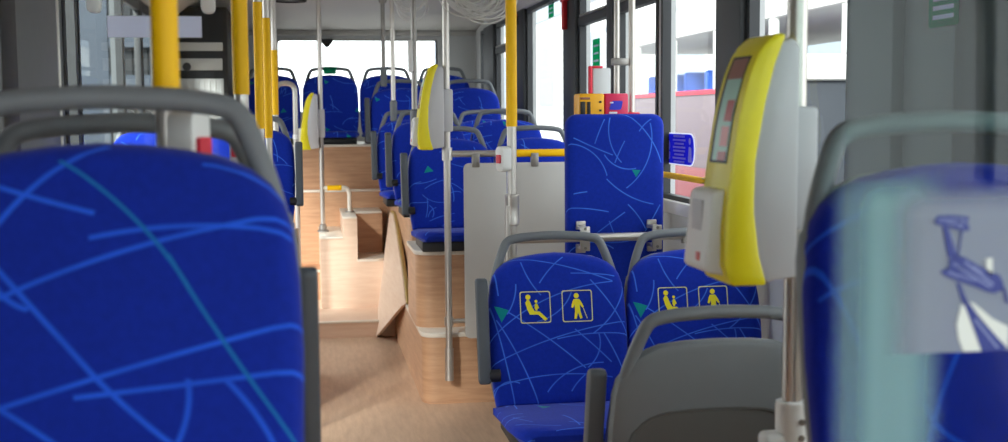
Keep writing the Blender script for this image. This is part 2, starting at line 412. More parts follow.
# ------------------------------------------------------------------ the seat (front = -y, z = 0 where it is mounted)
HW = [(0, 0), (.003, .05), (.009, .095), (.018, .135), (.032, .168), (.05, .19), (.072, .205), (.10, .214), (.16, .221), (.24, .224), (.34, .222), (.43, .214), (.47, .208)]
def outline(grow=0, ztop=.55, cut=.0):
    right = [(w+grow, ztop+grow*.6-d) for d, w in HW[1:]]
    left = [(-x, z) for x, z in right[::-1]]
    mid = [(0, ztop+grow*.6)]
    return mid+right+left           # clockwise seen from the front
def rec(y, z): return y+.213*(z-.55)
def inset(poly, k, cz=.33):
    return [(x*(1-k/.21), cz+(z-cz)*(1-k/.23)) for x, z in poly]
def pad_mesh(fab, top=.55):
    m = MB(); o = outline(0, top)
    ring = lambda poly, y: [(x, rec(y, z), z) for x, z in poly]
    m.rings([ring(o, 0), ring(o, -.014), ring(inset(o, .004), -.024), ring(inset(o, .012), -.031), ring(inset(o, .03), -.034)])
    return m.mesh('backrest', fab)
def shell_mesh():
    m = MB()
    # back outline: shoulders that run up into the handle arms
    right = [(0, .543), (.07, .541), (.125, .535), (.150, .526), (.172, .514), (.190, .494), (.196, .482), (.213, .462), (.220, .43), (.2225, .36), (.2225, .24), (.218, .14), (.206, .08), (.19, .055)]
    o = right+[(-x, z) for x, z in right[:0:-1]]
    ring = lambda poly, y: [(x, rec(y, z), z) for x, z in poly]
    m.rings([ring(inset(o, .004), -.010), ring(o, .004), ring(o, .017), ring(inset(o, .005), .026), ring(inset(o, .016), .031)])
    poly = []
    for x, z in inset([(x, z) for x, z in o], .034, .30):
        poly.append((x, .08+(z-.08)*.74 if z > .08 else z))
    m.rings([ring(poly, .0312), ring(poly, .0345), ring(inset(poly, .006, .2), .0345), ring(inset(poly, .008, .2), .0318)], 1)
    return m.mesh('back_shell', ['shell', 'shell_dark'])
def handle_mesh():
    m = MB(); P = []
    for x, z in [(-.196, .46), (-.184, .505), (-.166, .555), (-.150, .588), (-.10, .598), (0, .603), (.10, .598), (.150, .588), (.166, .555), (.184, .505), (.196, .46)]:
        P.append((x, rec(.014, z), z))
    m.tube(P, .0142, 12, .03, ry=.0135)
    return m.mesh('grab_handle', 'shell')
def cushion_mesh(fab):
    m = MB(); R = []
    pr = [(-.47, .052), (-.482, .064), (-.484, .082), (-.474, .096), (-.45, .102), (-.36, .100), (-.25, .094), (-.15, .088), (-.095, .086), (-.08, .07), (-.08, .05)]
    hw = lambda y: .214 if y > -.40 else .214-.04*((-.40-y)/.084)**2
    t = bmesh.new()
    cols = [-1, -.985, -.94, -.85, -.5, 0, .5, .85, .94, .985, 1]
    V = []
    for y, z in pr:
        row = []
        for u in cols:
            dz = 0 if abs(u) < .94 else (-.006 if abs(u) < .98 else (-.014 if abs(u) < 1 else -.03))
            row.append(t.verts.new((u*hw(y), y, max(z+(dz if z > .07 else 0), .05))))
        V.append(row)
    for A, B in zip(V, V[1:]):
        for k in range(len(cols)-1): t.faces.new((A[k], A[k+1], B[k+1], B[k]))
    t.faces.new([r[0] for r in V]); t.faces.new([r[-1] for r in V][::-1])
    t.faces.new(V[0][::-1]+V[-1])
    bmesh.ops.recalc_face_normals(t, faces=t.faces[:]); m.absorb(t)
    return m.mesh('cushion', fab)
def base_mesh():
    m = MB(); m.box(-.19, .19, -.44, -.07, 0, .05, .008); return m.mesh('seat_base', 'dark')
def arm_mesh(sx, dz=0):
    m = MB(); x = sx*.244
    p = round_poly([(-.018, .155), (.018, .155), (.020, .478), (-.020, .478)], .018)
    m.prism([(u, v) for u, v in p], lambda u, v, d: (x+d, rec(-.03, v+dz)+u*1.0, v+dz), -.019, .019, bev=.008)
    return m.mesh('armrest', 'armrest')
def pivot_mesh(sx, dz=0):
    m = MB(); m.tube([(sx*.195, rec(-.03, .18+dz), .18+dz), (sx*.230, rec(-.03, .18+dz), .18+dz)], .02, 12); return m.mesh('armrest_pivot', 'dark')
def leg_mesh(sx, h):
    m = MB(); x = sx*.14
    m.tube([(x, -.36, .01), (x, -.30, -h+.012), (x, -.14, -h+.012), (x, -.10, .01)], .014, 10, .05)
    m.box(x-.025, x+.025, -.32, -.12, -h, -h+.01, .003)
    return m.mesh('leg', 'steel_dull')
def picto_frame():
    def fr(cx, cz, m):
        h = .049
        pts = round_poly([(cx-h, cz-h), (cx+h, cz-h), (cx+h, cz+h), (cx-h, cz+h)], .008)
        pin = [((x-cx)*.945+cx, (z-cz)*.945+cz) for x, z in pts]
        F = lambda x, z, d: (x, rec(-.0345-d, z), z)
        t = bmesh.new(); n = len(pts)
        A = [t.verts.new(F(x, z, .0012)) for x, z in pts]; B = [t.verts.new(F(x, z, .0012)) for x, z in pin]
        A0 = [t.verts.new(F(x, z, 0)) for x, z in pts]; B0 = [t.verts.new(F(x, z, 0)) for x, z in pin]
        for i in range(n):
            j = (i+1) % n
            t.faces.new((A[i], A[j], B[j], B[i])); t.faces.new((A0[i], A0[j], A[j], A[i])); t.faces.new((B[i], B[j], B0[j], B0[i]))
        bmesh.ops.recalc_face_normals(t, faces=t.faces[:]); m.absorb(t)
    return fr
FP = lambda x, z, d: (x, rec(-.0345-d, z), z)
def disc(cx, cz, r, n=14): return [(cx+r*math.cos(2*math.pi*k/n), cz+r*math.sin(2*math.pi*k/n)) for k in range(n)]
def picto_child_mesh():
    m = MB(); cx, cz = -.075, .385; picto_frame()(cx, cz, m); s = .049/150
    q = lambda pts: [(cx+(u-320)*s, cz-(v-248)*s) for u, v in pts]       # figures traced at x9
    m.prism(disc(*q([(250, 152)])[0], 25*s), FP, 0, .0012, 1)
    m.prism(q([(222, 205), (240, 178), (262, 182), (290, 250), (310, 285), (360, 290), (435, 362), (410, 378), (345, 318), (262, 316), (240, 270)]), FP, 0, .0014, 1)
    m.prism(disc(*q([(328, 193)])[0], 14*s), FP, 0, .0012, 1)
    m.prism(q([(315, 222), (328, 210), (342, 222), (356, 258), (340, 262), (336, 282), (322, 282), (312, 255)]), FP, 0, .0012, 1)
    return m.mesh('mother_and_child_sign', ['picto_edge', 'picto'])
def picto_cane_mesh():
    m = MB(); cx, cz = .060, .385; picto_frame()(cx, cz, m); s = .049/150
    q = lambda pts: [(cx+(u-728)*s, cz-(v-240)*s) for u, v in pts]
    m.prism(disc(*q([(722, 143)])[0], 25*s), FP, 0, .0012, 1)
    m.prism(q([(695, 175), (750, 175), (775, 215), (792, 250), (778, 258), (752, 225), (756, 285), (775, 355), (752, 362), (732, 300), (716, 362), (694, 362), (704, 285), (702, 225), (685, 258), (668, 252), (680, 205)]), FP, 0, .0014, 1)
    m.prism(q([(784, 262), (790, 260), (826, 360), (818, 362)]), FP, 0, .0012, 0)
    return m.mesh('walking_stick_sign', ['picto_edge', 'picto'])

SH, HM, BM, PV = shell_mesh(), handle_mesh(), base_mesh(), {}
ARM = {2: arm_mesh(-1, -.095), -1: arm_mesh(-1), 1: arm_mesh(1)}; PIV = {2: pivot_mesh(-1, -.06), -1: pivot_mesh(-1), 1: pivot_mesh(1)}
PADS = {}; CUS = {}; LEGS = {}
def seat(label, x, y, mount, fab='fab', rz=0, arm=0, floor=0, signs=False, group=None):
    if fab not in PADS: PADS[fab] = pad_mesh(fab); CUS[fab] = cushion_mesh('fab')
    t = thing('bus_seat', label, 'bus seat', (x, y, mount), rz, group)
    if rz and 'low' not in PADS: PADS['low'] = pad_mesh('fab', .528)
    b = mesh_part('backrest', PADS['low' if rz else fab], t); mesh_part('back_shell', SH, t); mesh_part('grab_handle', HM, t)
    mesh_part('cushion', CUS[fab], t); mesh_part('seat_base', BM, t)
    if arm:
        a = mesh_part('armrest', ARM[arm], t); mesh_part('armrest_pivot', PIV[arm], a)
    if floor:
        for sx in (-1, 1):
            k = (sx, round(mount-floor+1, 3))
            if k not in LEGS: LEGS[k] = leg_mesh(sx, mount-(floor-1))
            mesh_part('leg', LEGS[k], t)
    if signs:
        mesh_part('mother_and_child_sign', PIC[0], b, 'yellow outlined sign of a seated adult holding a child')
        mesh_part('walking_stick_sign', PIC[1], b, 'yellow outlined sign of a standing person with a stick')
    return t
PIC = (picto_child_mesh(), picto_cane_mesh())
PI = math.pi
GL, GR = 'patterned blue seats on the left side', 'patterned blue seats on the right side'
# near seats on the front wheel arches
seat('large out-of-focus blue patterned seat filling the lower left', -.233, 1.43, .823, 'fab_near')
seat('rear-facing grey-backed seat behind the large left seat, only its handle showing', -.252, 1.76, .792, 'fab', PI, arm=2)
seat('blurred blue patterned seat at the right edge behind the glass with painted haze', .822, 1.43, .787, 'fab_right')
seat('grey plastic seat shell seen from behind, facing the two priority seats', .83, 2.36, .395, 'fab', PI, arm=1, floor=1)
seat('blue priority seat beside the aisle with two yellow pictograms in full view', .772, 3.75, .414, 'fab_prio', arm=-1, floor=1, signs=True, group='priority seats')
seat('blue priority seat by the window, half hidden behind the yellow ticket validator', 1.222, 3.75, .414, 'fab_prio', floor=1, signs=True, group='priority seats')
# raised rows on the right
for y, mz, sh, lab in ((6.30, .735, 0, 'first raised row behind the grey screen'), (7.22, .83, .02, 'second raised row behind the grey screen'), (8.06, .83, .06, 'third raised row behind the grey screen'), (8.86, 1.06, .06, 'row just in front of the rear bench')):
    seat('blue aisle seat on the right, '+lab, .735-sh, y, mz, arm=-1, group=GR)
    seat('blue window seat on the right, '+lab, 1.19, y, mz, group=GR)
for y, mz, lab in ((6.22, .80, 'behind the yellow poles'),):
    seat('blue aisle seat on the left '+lab, -.29, y, mz, arm=1, group=GL)
    seat('blue window seat on the left '+lab, -.745, y, mz, group=GL)
RB = 'rear bench seats'
bench = [(-.275, 'leftmost seat of the rear bench, behind the bent steel rail'),
         (.187, 'rear bench seat at the end of the aisle with a green handle piece'), (.642, 'rear bench seat just right of the aisle seat with the green handle piece'), (1.10, 'rightmost seat of the rear bench in the back corner')]
rear = []
for x, lab in bench: rear.append(seat('dark blue '+lab, x, 9.82, 1.19, group=RB))
m = MB(); m.tube([(-.055, rec(.014, .600), .600), (.0, rec(.014, .602), .602), (.055, rec(.014, .600), .600)], .0155, 12)
m.box(-.05, .05, .012, .018, .556, .60, .002)
m.obj('handle_insert', 'st_green', rear[1], 'green plastic insert in the grab handle')

# ------------------------------------------------------------------ the shell of the bus
XL, XR, YF, YR, ZC = -.99, 1.48, -1.6, 10.6, 2.25
def sbox(name, mats, x0, x1, y0, y1, z0, z1, bev=0, parent=None):
    o = MB().box(x0, x1, y0, y1, z0, z1, bev).obj(name, mats, parent)
    if parent is None: struct(o)
    return o
sbox('floor', 'floor', XL, XR, YF, 7.62, -.06, 0)
# step and blocks at the back of the aisle
m = MB().box(XL, .53, 7.62, 10.6, -.06, .10); o = struct(m.obj('floor_step', 'lam_lit'))
MB().box(XL, .50, 7.612, 7.66, .092, .104, .004).obj('step_nosing', 'trim', o)
m = MB().box(XL, .068, 8.6, 9.0, .10, .31); o = struct(m.obj('floor_stair', 'lam'))
MB().box(XL, .066, 8.592, 8.64, .298, .314, .004).obj('step_nosing', 'trim', o)
m = MB(); m.box(.068, .225, 8.2, 9.0, .10, .575); m.box(.225, .32, 8.2, 9.0, .10, .71); m.box(.32, .515, 8.2, 8.62, .10, .415); m.box(.32, .515, 8.62, 9.0, .10, .71, mi=1)
o = struct(m.obj('floor_block', ['lam_lit', 'lam']))
m = MB(); m.box(.064, .225, 8.192, 9.0, .575, .590, .004); m.obj('block_nosing', 'trim', o)
m = MB(); m.box(.221, .32, 8.192, 9.0, .71, .725, .004); m.box(.32, .515, 8.612, 9.0, .71, .725, .004); m.obj('block_nosing', 'trim', o)
m = MB(); m.prism(round_poly([(.316, 8.192), (.455, 8.192), (.515, 8.26), (.515, 8.62), (.316, 8.62)], [0, .03, .05, 0, 0]), lambda u, v, d: (u, v, d), .415, .430); m.obj('block_nosing', 'trim', o)
o = sbox('floor_riser', 'lam', XL, XR, 9.0, 9.3, .0, .85)
MB().box(XL, .53, 8.992, 9.05, .845, .863, .004).obj('riser_nosing', 'trim', o)
o = sbox('floor_bench_box', 'lam', XL, XR, 9.3, YR, 0, 1.175)
MB().box(XL, XR, 9.29, YR-.02, 1.172, 1.19, .004).obj('bench_nosing', 'trim', o)
# raised floor on the right with its seat boxes
def rbox(name, x0, x1, y0, y1, z0, z1, r=.09, mat='lam', nose=True):
    p = round_poly([(x0, y0), (x1, y0), (x1, y1), (x0, y1)], [r, 0, 0, 0], 10)
    o = struct(MB().prism(p, lambda u, v, d: (u, v, d), z0, z1-.012).obj(name, mat))
    if nose:
        pn = round_poly([(x0-.006, y0-.006), (x1, y0-.006), (x1, y1), (x0-.006, y1)], [r+.006, 0, 0, 0], 10)
        MB().prism(pn, lambda u, v, d: (u, v, d), z1-.022, z1, bev=.004).obj('edge_trim', 'trim', o)
    return o
rbox('floor_platform', .53, XR, 5.74, 9.0, 0, .35)
rbox('floor_seat_box', .518, XR, 5.9, 6.42, .35, .735, .10)
rbox('floor_seat_box', .575, XR, 6.95, 8.3, .35, .83, .05)
rbox('floor_seat_box', .575, XR, 8.3, 9.3, .35, 1.06, .05)
# guard panel beside the steps, leaning from the step corner to the edge of the raised floor
G = [(.405, 7.60, .004), (.508, 6.74, .335), (.520, 6.67, .352)]
for k in range(1, 13):
    u = k/12; G.append((.520+.034*u, 6.67+1.40*u, .352+.395*u**.72))
G += [(.545, 8.26, .745), (.455, 8.24, .10)]
m = MB(); m.rings([[(x, y, z) for x, y, z in G], [(x+.022, y+.004, z+.002) for x, y, z in G]]); o = struct(m.obj('wall_guard', 'lam_lit'))
MB().tube([(x+.018, y, z+.006) for x, y, z in G[2:-1]], .0125, 8, ry=.008).obj('edge_trim', 'brass', o)
# left podiums, wheel arches
sbox('floor_podium', 'lam', XL, -.06, 5.62, 6.6, 0, .80)
o = sbox('wall_engine_tower', 'charcoal', XL, -.56, 9.0, YR, .85, 2.2, .01)
m = MB(); m.box(-.92, -.595, 8.985, 9.01, 1.885, 1.945, .004); m.box(-.92, -.60, 8.985, 9.01, 1.745, 1.83, .004); m.obj('tower_trim', 'panel_grey', o)
m = MB(); m.box(-.92, -.595, 8.985, 9.01, 1.20, 1.685, .006)
for k in range(8): m.box(-.90+.04*k, -.888+.04*k, 8.978, 8.99, 1.22, 1.67, .002)
m.obj('ribbed_cover', 'wall_grey', o)
MB().tube([(-.85, 8.97, 1.77), (-.85, 9.0, 1.77)], .03, 14).obj('tower_lock', 'dark', o)
sbox('floor_wheel_arch', 'lam', XL, .0, .84, 1.62, 0, .822, .02)
sbox('floor_wheel_arch', 'lam', XL, .0, 1.62, 2.28, 0, .791, .0)
sbox('floor_wheel_arch', 'lam', .56, XR, .84, 2.02, 0, .787, .02)
# ceiling
m = MB(); m.prism([(YF, ZC), (9.4, ZC), (YR, 2.145), (YR, 2.35), (YF, 2.35)], lambda u, v, d: (d, u, v), XL-.06, XR+.06)
struct(m.obj('ceiling', 'ceiling'))
for sx, xx in (('left', XL), ('right', XR)):
    s = 1 if sx == 'left' else -1
    m = MB(); m.prism([(xx, 2.12), (xx+s*.05, 2.12), (xx+s*.22, ZC), (xx, ZC)], lambda u, v, d: (u, d, v), YF, 9.4)
    struct(m.obj('trim_%d' % (1 if s > 0 else 2), 'ceiling'))
# rear wall with its window
m = MB(); m.box(XL, -.24, YR, YR+.06, 0, 2.2); m.box(1.13, XR, YR, YR+.06, 0, 2.2); m.box(-.24, 1.13, YR, YR+.06, 0, 1.45); m.box(-.24, 1.13, YR, YR+.06, 2.062, 2.2)
struct(m.obj('wall_rear', 'wall_grey'))
o = struct(MB().box(-.24, 1.13, YR+.025, YR+.031, 1.45, 2.062).obj('window_1', 'glass'))
m = MB()
m.tube([(-.245, YR-.002, 1.46), (-.245, YR-.002, 2.067), (1.125, YR-.002, 2.067)], .009, 8, .04, ry=.006); m.obj('window_frame', 'ceiling', o)
m = MB(); m.tube([(1.125, YR-.002, 2.068), (1.132, YR-.002, 2.05), (1.132, YR-.002, 1.46)], .009, 8, .02, ry=.006); m.obj('window_seal', 'pillar', o)
sbox('trim_3', 'ceiling', XL, XR, YR-.05, YR, 2.105, 2.15, .01)

def side_wall(name, x, s, spans, sill, top, y0, y1, doors=()):
    """wall with openings: spans = list of (ya, yb) windows"""
    m = MB(); X0, X1 = (x-.06, x) if s > 0 else (x, x+.06)
    ys = sorted(spans)
    lo = []                                   # lower wall interrupted by doors
    cur = y0
    for a, b in sorted(doors):
        m.box(X0, X1, cur, a, -.3, sill); cur = b
    m.box(X0, X1, cur, y1, -.3, sill)
    m.box(X0, X1, y0, y1, top, 2.35)
    cur = y0
    for a, b in ys:
        if a > cur: m.box(X0, X1, cur, a, sill, top)
        cur = b
    if cur < y1: m.box(X0, X1, cur, y1, sill, top)
    return struct(m.obj(name, 'wall_grey'))
RW = [(-1.4, .7), (.85, 2.2), (3.05, 3.92), (4.17, 4.92), (4.97, 5.65), (5.77, 6.47), (6.78, 8.05), (8.48, 9.4), (9.92, 10.25)]
side_wall('wall_right', XR, -1, RW, 1.05, 2.12, YF, YR+.06)
win = 2
TRANS = {(4.97, 5.65), (5.77, 6.47), (8.48, 9.4), (.85, 2.2)}
for a, b in RW:
    o = struct(MB().box(XR+.028, XR+.034, a, b, 1.05, 2.12).obj('window_%d' % win, 'glass')); win += 1
    m = MB(); k = .03
    m.box(XR-.006, XR+.03, a, a+k, 1.05, 2.12); m.box(XR-.006, XR+.03, b-k, b, 1.05, 2.12)
    m.box(XR-.006, XR+.03, a+k, b-k, 1.05, 1.05+.02); m.box(XR-.006, XR+.03, a+k, b-k, 2.09, 2.12)
    m.obj('window_frame', 'pillar', o)
    if (a, b) in TRANS:
        m = MB(); m.box(XR-.014, XR+.03, a+.005, b-.005, 1.885, 1.93, .004, 0); m.obj('transom', 'pillar', o)
        m = MB(); m.box(XR-.02, XR+.026, a+.06, b-.06, 1.93, 1.942, .003); m.obj('transom_handle', 'steel_dull', o)
# dark pillar covers, right wall; second grey one paints a window's dull reflections
tn = 4
for a, b, mt, d in ((9.4, 9.92, 'pillar', .03), (8.05, 8.48, 'pillar', .03), (6.47, 6.78, 'pillar', .03), (5.65, 5.77, 'pillar', .03), (3.92, 4.17, 'pillar', .03), (2.78, 3.04, 'pillar_grey', .06), (2.54, 2.78, 'pillar_grey', .03), (2.2, 2.54, 'pillar', .035), (.7, .85, 'pillar', .03)):
    sbox('trim_%d' % tn, mt, XR-d, XR+.002, a, b, 1.06, 2.125, .008); tn += 1
o = sbox('trim_%d' % tn, 'white', XR-.03, XR, YF, 9.0, 1.0, 1.052, .008); tn += 1
# left wall: door, pillar, windows, rear door
LW = [(5.0, 5.5), (5.56, 6.85)]  # front stretch kept windowless to block sun from the near seats
D1, D2 = (2.72, 3.98), (6.95, 8.56)
m = MB(); X0, X1 = XL-.06, XL
for a, b, z0, z1 in ((YF, D1[0], -.3, 1.05), (D1[1], D2[0], -.3, 1.05), (D2[1], YR+.06, -.3, 1.05), (YF, YR+.06, 2.12, 2.35)):
    m.box(X0, X1, a, b, z0, z1)
cur = YF
for a, b in sorted(LW+[D1, D2]):
    if a > cur: m.box(X0, X1, cur, a, 1.05, 2.12)
    cur = b
m.box(X0, X1, cur, YR+.06, 1.05, 2.12)
struct(m.obj('wall_left', 'pillar_grey'))
for a, b in LW:
    o = struct(MB().box(XL-.034, XL-.028, a, b, 1.05, 2.12).obj('window_%d' % win, 'glass')); win += 1
    m = MB(); k = .03
    m.box(XL-.03, XL+.006, a, a+k, 1.05, 2.12); m.box(XL-.03, XL+.006, b-k, b, 1.05, 2.12)
    m.box(XL-.03, XL+.006, a+k, b-k, 1.05, 1.07); m.box(XL-.03, XL+.006, a+k, b-k, 2.09, 2.12)
    m.obj('window_frame', 'pillar', o)
for i, (a, b) in enumerate((D1, D2)):
    mid = (a+b)/2
    o = struct(MB().box(XL-.034, XL-.028, a+.04, b-.04, .06, 2.08).obj('door_%d' % (i+1), 'glass'))
    for p0, p1 in ((a, mid-.006), (mid+.006, b)):
        m = MB(); k = .05
        m.box(XL-.05, XL-.01, p0, p0+k, .0, 2.12, .006); m.box(XL-.05, XL-.01, p1-k, p1, .0, 2.12, .006)
        m.box(XL-.05, XL-.01, p0+k, p1-k, 0, .07, .006); m.box(XL-.05, XL-.01, p0+k, p1-k, 2.06, 2.12, .006)
        l = m.obj('door_leaf', 'pillar', o)
        m = MB(); yy = p1-.09 if i == 0 and p0 == a else p0+.09
        m.tube([(XL-.01, yy, .95), (XL+.04, yy, .97), (XL+.04, yy, 1.45), (XL-.01, yy, 1.47)], .014, 10, .03); m.obj('door_handle', 'steel', l)
sbox('trim_%d' % tn, 'pillar_grey', XL-.002, XL+.05, 4.16, 4.98, .0, 2.125, .02); tn += 1
sbox('trim_%d' % tn, 'rubber', XL-.002, XL+.056, 4.96, 5.02, 1.0, 2.125, .01); tn += 1
sbox('trim_%d' % tn, 'rubber', XL-.002, XL+.056, 3.97, 4.18, .0, 2.125, .01); tn += 1
# front: low wall below the windscreen
m = MB(); m.box(XL, XR, YF-.06, YF, -.3, .85); m.box(XL, XR, YF-.06, YF, 2.1, 2.35)
struct(m.obj('wall_front', 'wall_grey'))
struct(MB().box(XL, XR, YF-.034, YF-.028, .85, 2.1).obj('window_%d' % win, 'glass')); win += 1

# ------------------------------------------------------------------ poles and rails
def pole(label, x, y, z0, z1, r=.0175, yel=None, extra=None, foot=True, mat='steel', top=True):
    t = thing('handrail_pole', label, 'pole', (x, y, z0))
    MB().tube([(0, 0, 0), (0, 0, z1-z0)], r, 16).obj('pole', mat, t)
    if yel: MB().tube([(0, 0, yel[0]-z0), (0, 0, yel[1]-z0)], r+.0025, 18).obj('yellow_sleeve', 'yellow', t, 'yellow grip sleeve')
    if foot: MB().lathe([(r+.024, 0), (r+.024, .008), (r+.010, .016), (r+.008, .05), (r+.0005, .056)], 0, 0).obj('foot_flange', 'steel_dull', t)
    if top: MB().lathe([(r+.001, z1-z0-.03), (r+.012, z1-z0-.02), (r+.016, z1-z0-.0005)], 0, 0).obj('ceiling_flange', 'steel_dull', t)
    return t
def stop_button(t, dx, dy, dz, rz=0, h=.09, w=.044):
    R = Matrix.Translation((dx, dy, dz)) @ Matrix.Rotation(rz, 4, 'Z')
    m = MB()
    p = round_poly([(-w/2, -h/2), (w/2, -h/2), (w/2, h/2), (-w/2, h/2)], w*.42, 7)
    m.prism(p, lambda u, v, d: R @ Vector((u, d, v)), -.030, .012, bev=.005)
    b = m.obj('stop_button', 'white', t, 'white stop button box')
    m = MB(); q = round_poly([(-.012, -.016), (.012, -.016), (.012, .016), (-.012, .016)], .005)
    m.prism(q, lambda u, v, d: R @ Vector((u, d, v)), -.036, -.0295); m.obj('button', 'red', b, 'red push button')
    return b
ZT = ZC
p1 = pole('thick yellow pole rising between the two nearest left seats', -.178, 1.60, .82, ZT, .0148, (1.439, ZT-.06))
stop_button(p1, .020, -.010, .54, 1.0, .10, .04)
p2 = pole('yellow pole at the edge of the left glass partition', -.131, 2.5, 0, ZT, .0142, (1.447, ZT-.06))
stop_button(p2, -.004, -.02, 1.338, -.1, .08, .034)
pole('yellow pole first to the right of the partition pole', -.192, 5.05, 0, ZT, .0165, (1.355, 1.87))
pole('thin yellow pole in the middle of the left row of far poles', -.172, 5.5, 0, ZT, .0150, (1.309, 1.842))
pole('shortest-looking yellow pole, furthest back on the left', -.186, 7.3, .1, ZT, .0165, (1.416, 1.799))
# near right pole with its socket
v1 = pole('silver pole on the right carrying the nearest large validator', .790, 1.87, .787, ZT, .0168, None, foot=False)
m = MB(); m.lathe([(.0275, 0), (.0275, .128), (.0262, .135), (.0172, .137)], 0, 0, 24)
so = m.obj('pole_socket', 'white', v1, 'white plastic socket')
m = MB(); m.box(-.055, .055, -.02, .02, .03, .085, .012, seg=3); m.obj('socket_wing', 'white', so)
for dz in (.078, .105):
    MB().tube([(.006, -.0262, dz), (.006, -.0295, dz)], .0055, 10).obj('screw', 'steel_dull', so)
v2 = pole('steel pole at the front corner of the raised right floor', .652, 5.68, .13, ZT, .0165, None, foot=False)
m = MB(); m.tube([(0, 0, 0), (0, 0, .155)], .021, 16); m.obj('pole_sleeve', 'steel', v2)
m = MB(); m.box(-.012, .012, .0, .062, .02, .05, .004); m.obj('wall_bracket', 'steel_dull', v2)
v3 = pole('steel pole standing on the pale block at the end of the aisle', .094, 8.6, .59, ZT, .0165)
for lab, x, y, z0, mt in (('steel pole clamped to the handle of the first raised aisle seat', .556, 6.30, 1.30, 'steel_dull'),
                      ('bright steel pole clamped to the handle of the third raised aisle seat', .570, 8.06, 1.37, 'steel'),
                      ('thin grey pole clamped to an aisle seat handle by the rear bench', .558, 8.86, 1.62, 'steel_dull')):
    t = pole(lab, x, y+.01, z0, ZT, .0155, None, foot=False, mat=mt)
    MB().lathe([(.016, 0), (.024, .006), (.024, .13), (.016, .14)], 0, 0, 16).obj('clamp_sleeve', 'shell', t)
    if y < 7:
        MB().box(-.032, -.004, -.022, .012, .33, .50, .01).obj('stop_button', 'white', t)
# pole by the wheelchair space
t = pole('yellow and silver pole in front of the grey screen, with a white stop button', .764, 4.5, 0, ZT, .0185, (1.36, ZT-.05))
stop_button(t, -.026, -.008, 1.238, -1.1, .096, .05)
m = MB(); m.lathe([(.0245, .985), (.0275, .988), (.0275, 1.005), (.0268, 1.008), (.0268, 1.075), (.0275, 1.078), (.0275, 1.10), (.0245, 1.103)], 0, 0, 20); m.obj('joint_collar', 'steel', t)
m = MB(); m.tube([(-.019, -.012, .62), (-.019, -.012, 1.06)], .012, 12); m.obj('brace_tube', 'steel', t)
# horizontal rail in front of the wheelchair pad
t = thing('cross_rail', 'steel cross rail holding the tall blue pad, from the pole to the window wall', 'handrail', (.764, 4.5, .93))
MB().tube([(.02, 0, 0), (.70, 0, 0)], .0165, 14).obj('rail', 'steel', t)
MB().box(.012, .075, -.012, .012, .0, .022, .003).obj('bracket', 'steel', t)
MB().lathe([(.03, -.03), (.03, .03)], .70, 0).obj('wall_mount', 'steel_dull', t)
# rails behind: steel and yellow
t = thing('handrail', 'upper rail behind the tall pad, half steel and half yellow', 'handrail', (.652, 5.68, 1.222))
MB().tube([(0.01, 0, 0), (.25, 0, 0)], .016, 14).obj('rail', 'steel', t)
MB().tube([(.25, 0, 0), (XR-.652-.008, 0, 0)], .0185, 14).obj('yellow_sleeve', 'yellow', t)
MB().lathe([(.0245, -.03), (.0245, .03)], 0, 0, 16).obj('tee_joint', 'steel', t)
t = thing('handrail', 'middle steel rail between the grey screen and the tall pad', 'handrail', (.95, 5.70, .972))
MB().tube([(0, 0, 0), (XR-.95-.008, 0, 0)], .014, 14).obj('rail', 'steel_dull', t)
MB().box(-.012, .03, .012, .02, -.02, .02, .003).obj('end_clip', 'steel_dull', t)
t = thing('handrail', 'lowest steel rail running under the grey screen from the corner pole', 'handrail', (.652, 5.68, .418))
MB().tube([(.012, 0, 0), (.60, 0, 0)], .0115, 12).obj('rail', 'steel', t)
MB().lathe([(.022, -.02), (.022, .02)], 0, 0, 16).obj('tee_joint', 'steel', t)
def screen(label, x0, x1, z0, z1, y):
    t = thing('screen_panel', label, 'screen', ((x0+x1)/2, y, z0)); w = (x1-x0)/2; h = z1-z0
    p = round_poly([(-w, 0), (w, 0), (w, h), (-w, h)], .03)
    MB().prism(p, lambda u, v, d: (u, d, v), -.006, .006, bev=.002).obj('panel', 'panel_grey', t)
    for sx in (-.045 if w < .2 else -.12,):
        m = MB(); m.box(sx-.018, sx+.018, -.012, .02, h-.02, h+.045, .004); m.obj('clip', 'steel_dull', t)
    return t
screen('pale grey screen hung under the steel rail beside the corner pole', .728, .935, .335, 1.178, 5.66)
screen('wide pale grey screen hung under the yellow rail behind the tall pad', .945, 1.44, .335, 1.178, 5.665)
# bent rails at the back
t = thing('bent_rail', 'bent steel rail rising in front of the left rear seats', 'handrail', (-.20, 7.9, .1))
MB().tube([(0, 0, 1.0), (0, 0, 1.52), (.125, 0, 1.52), (.125, 0, 0)], .0165, 12, .07).obj('rail', 'steel', t)
MB().lathe([(.03, 0), (.03, .01)], .125, 0).obj('foot_flange', 'steel_dull', t)
MB().tube([(.125, 0, 1.16), (.125, 0, 1.19)], .02, 12).obj('collar', 'white', t)
t = thing('bent_rail', 'short bent handrail with a yellow grip on the stepped block', 'handrail', (.094, 8.6, .725))
MB().tube([(.006, 0, .175), (.19, 0, .175), (.19, 0, 0)], .0155, 12, .05).obj('rail', 'trim', t)
MB().tube([(.035, 0, .175), (.135, 0, .175)], .019, 14).obj('yellow_sleeve', 'yellow', t)
MB().lathe([(.030, 0), (.030, .008)], .19, 0).obj('foot_flange', 'steel_dull', t)

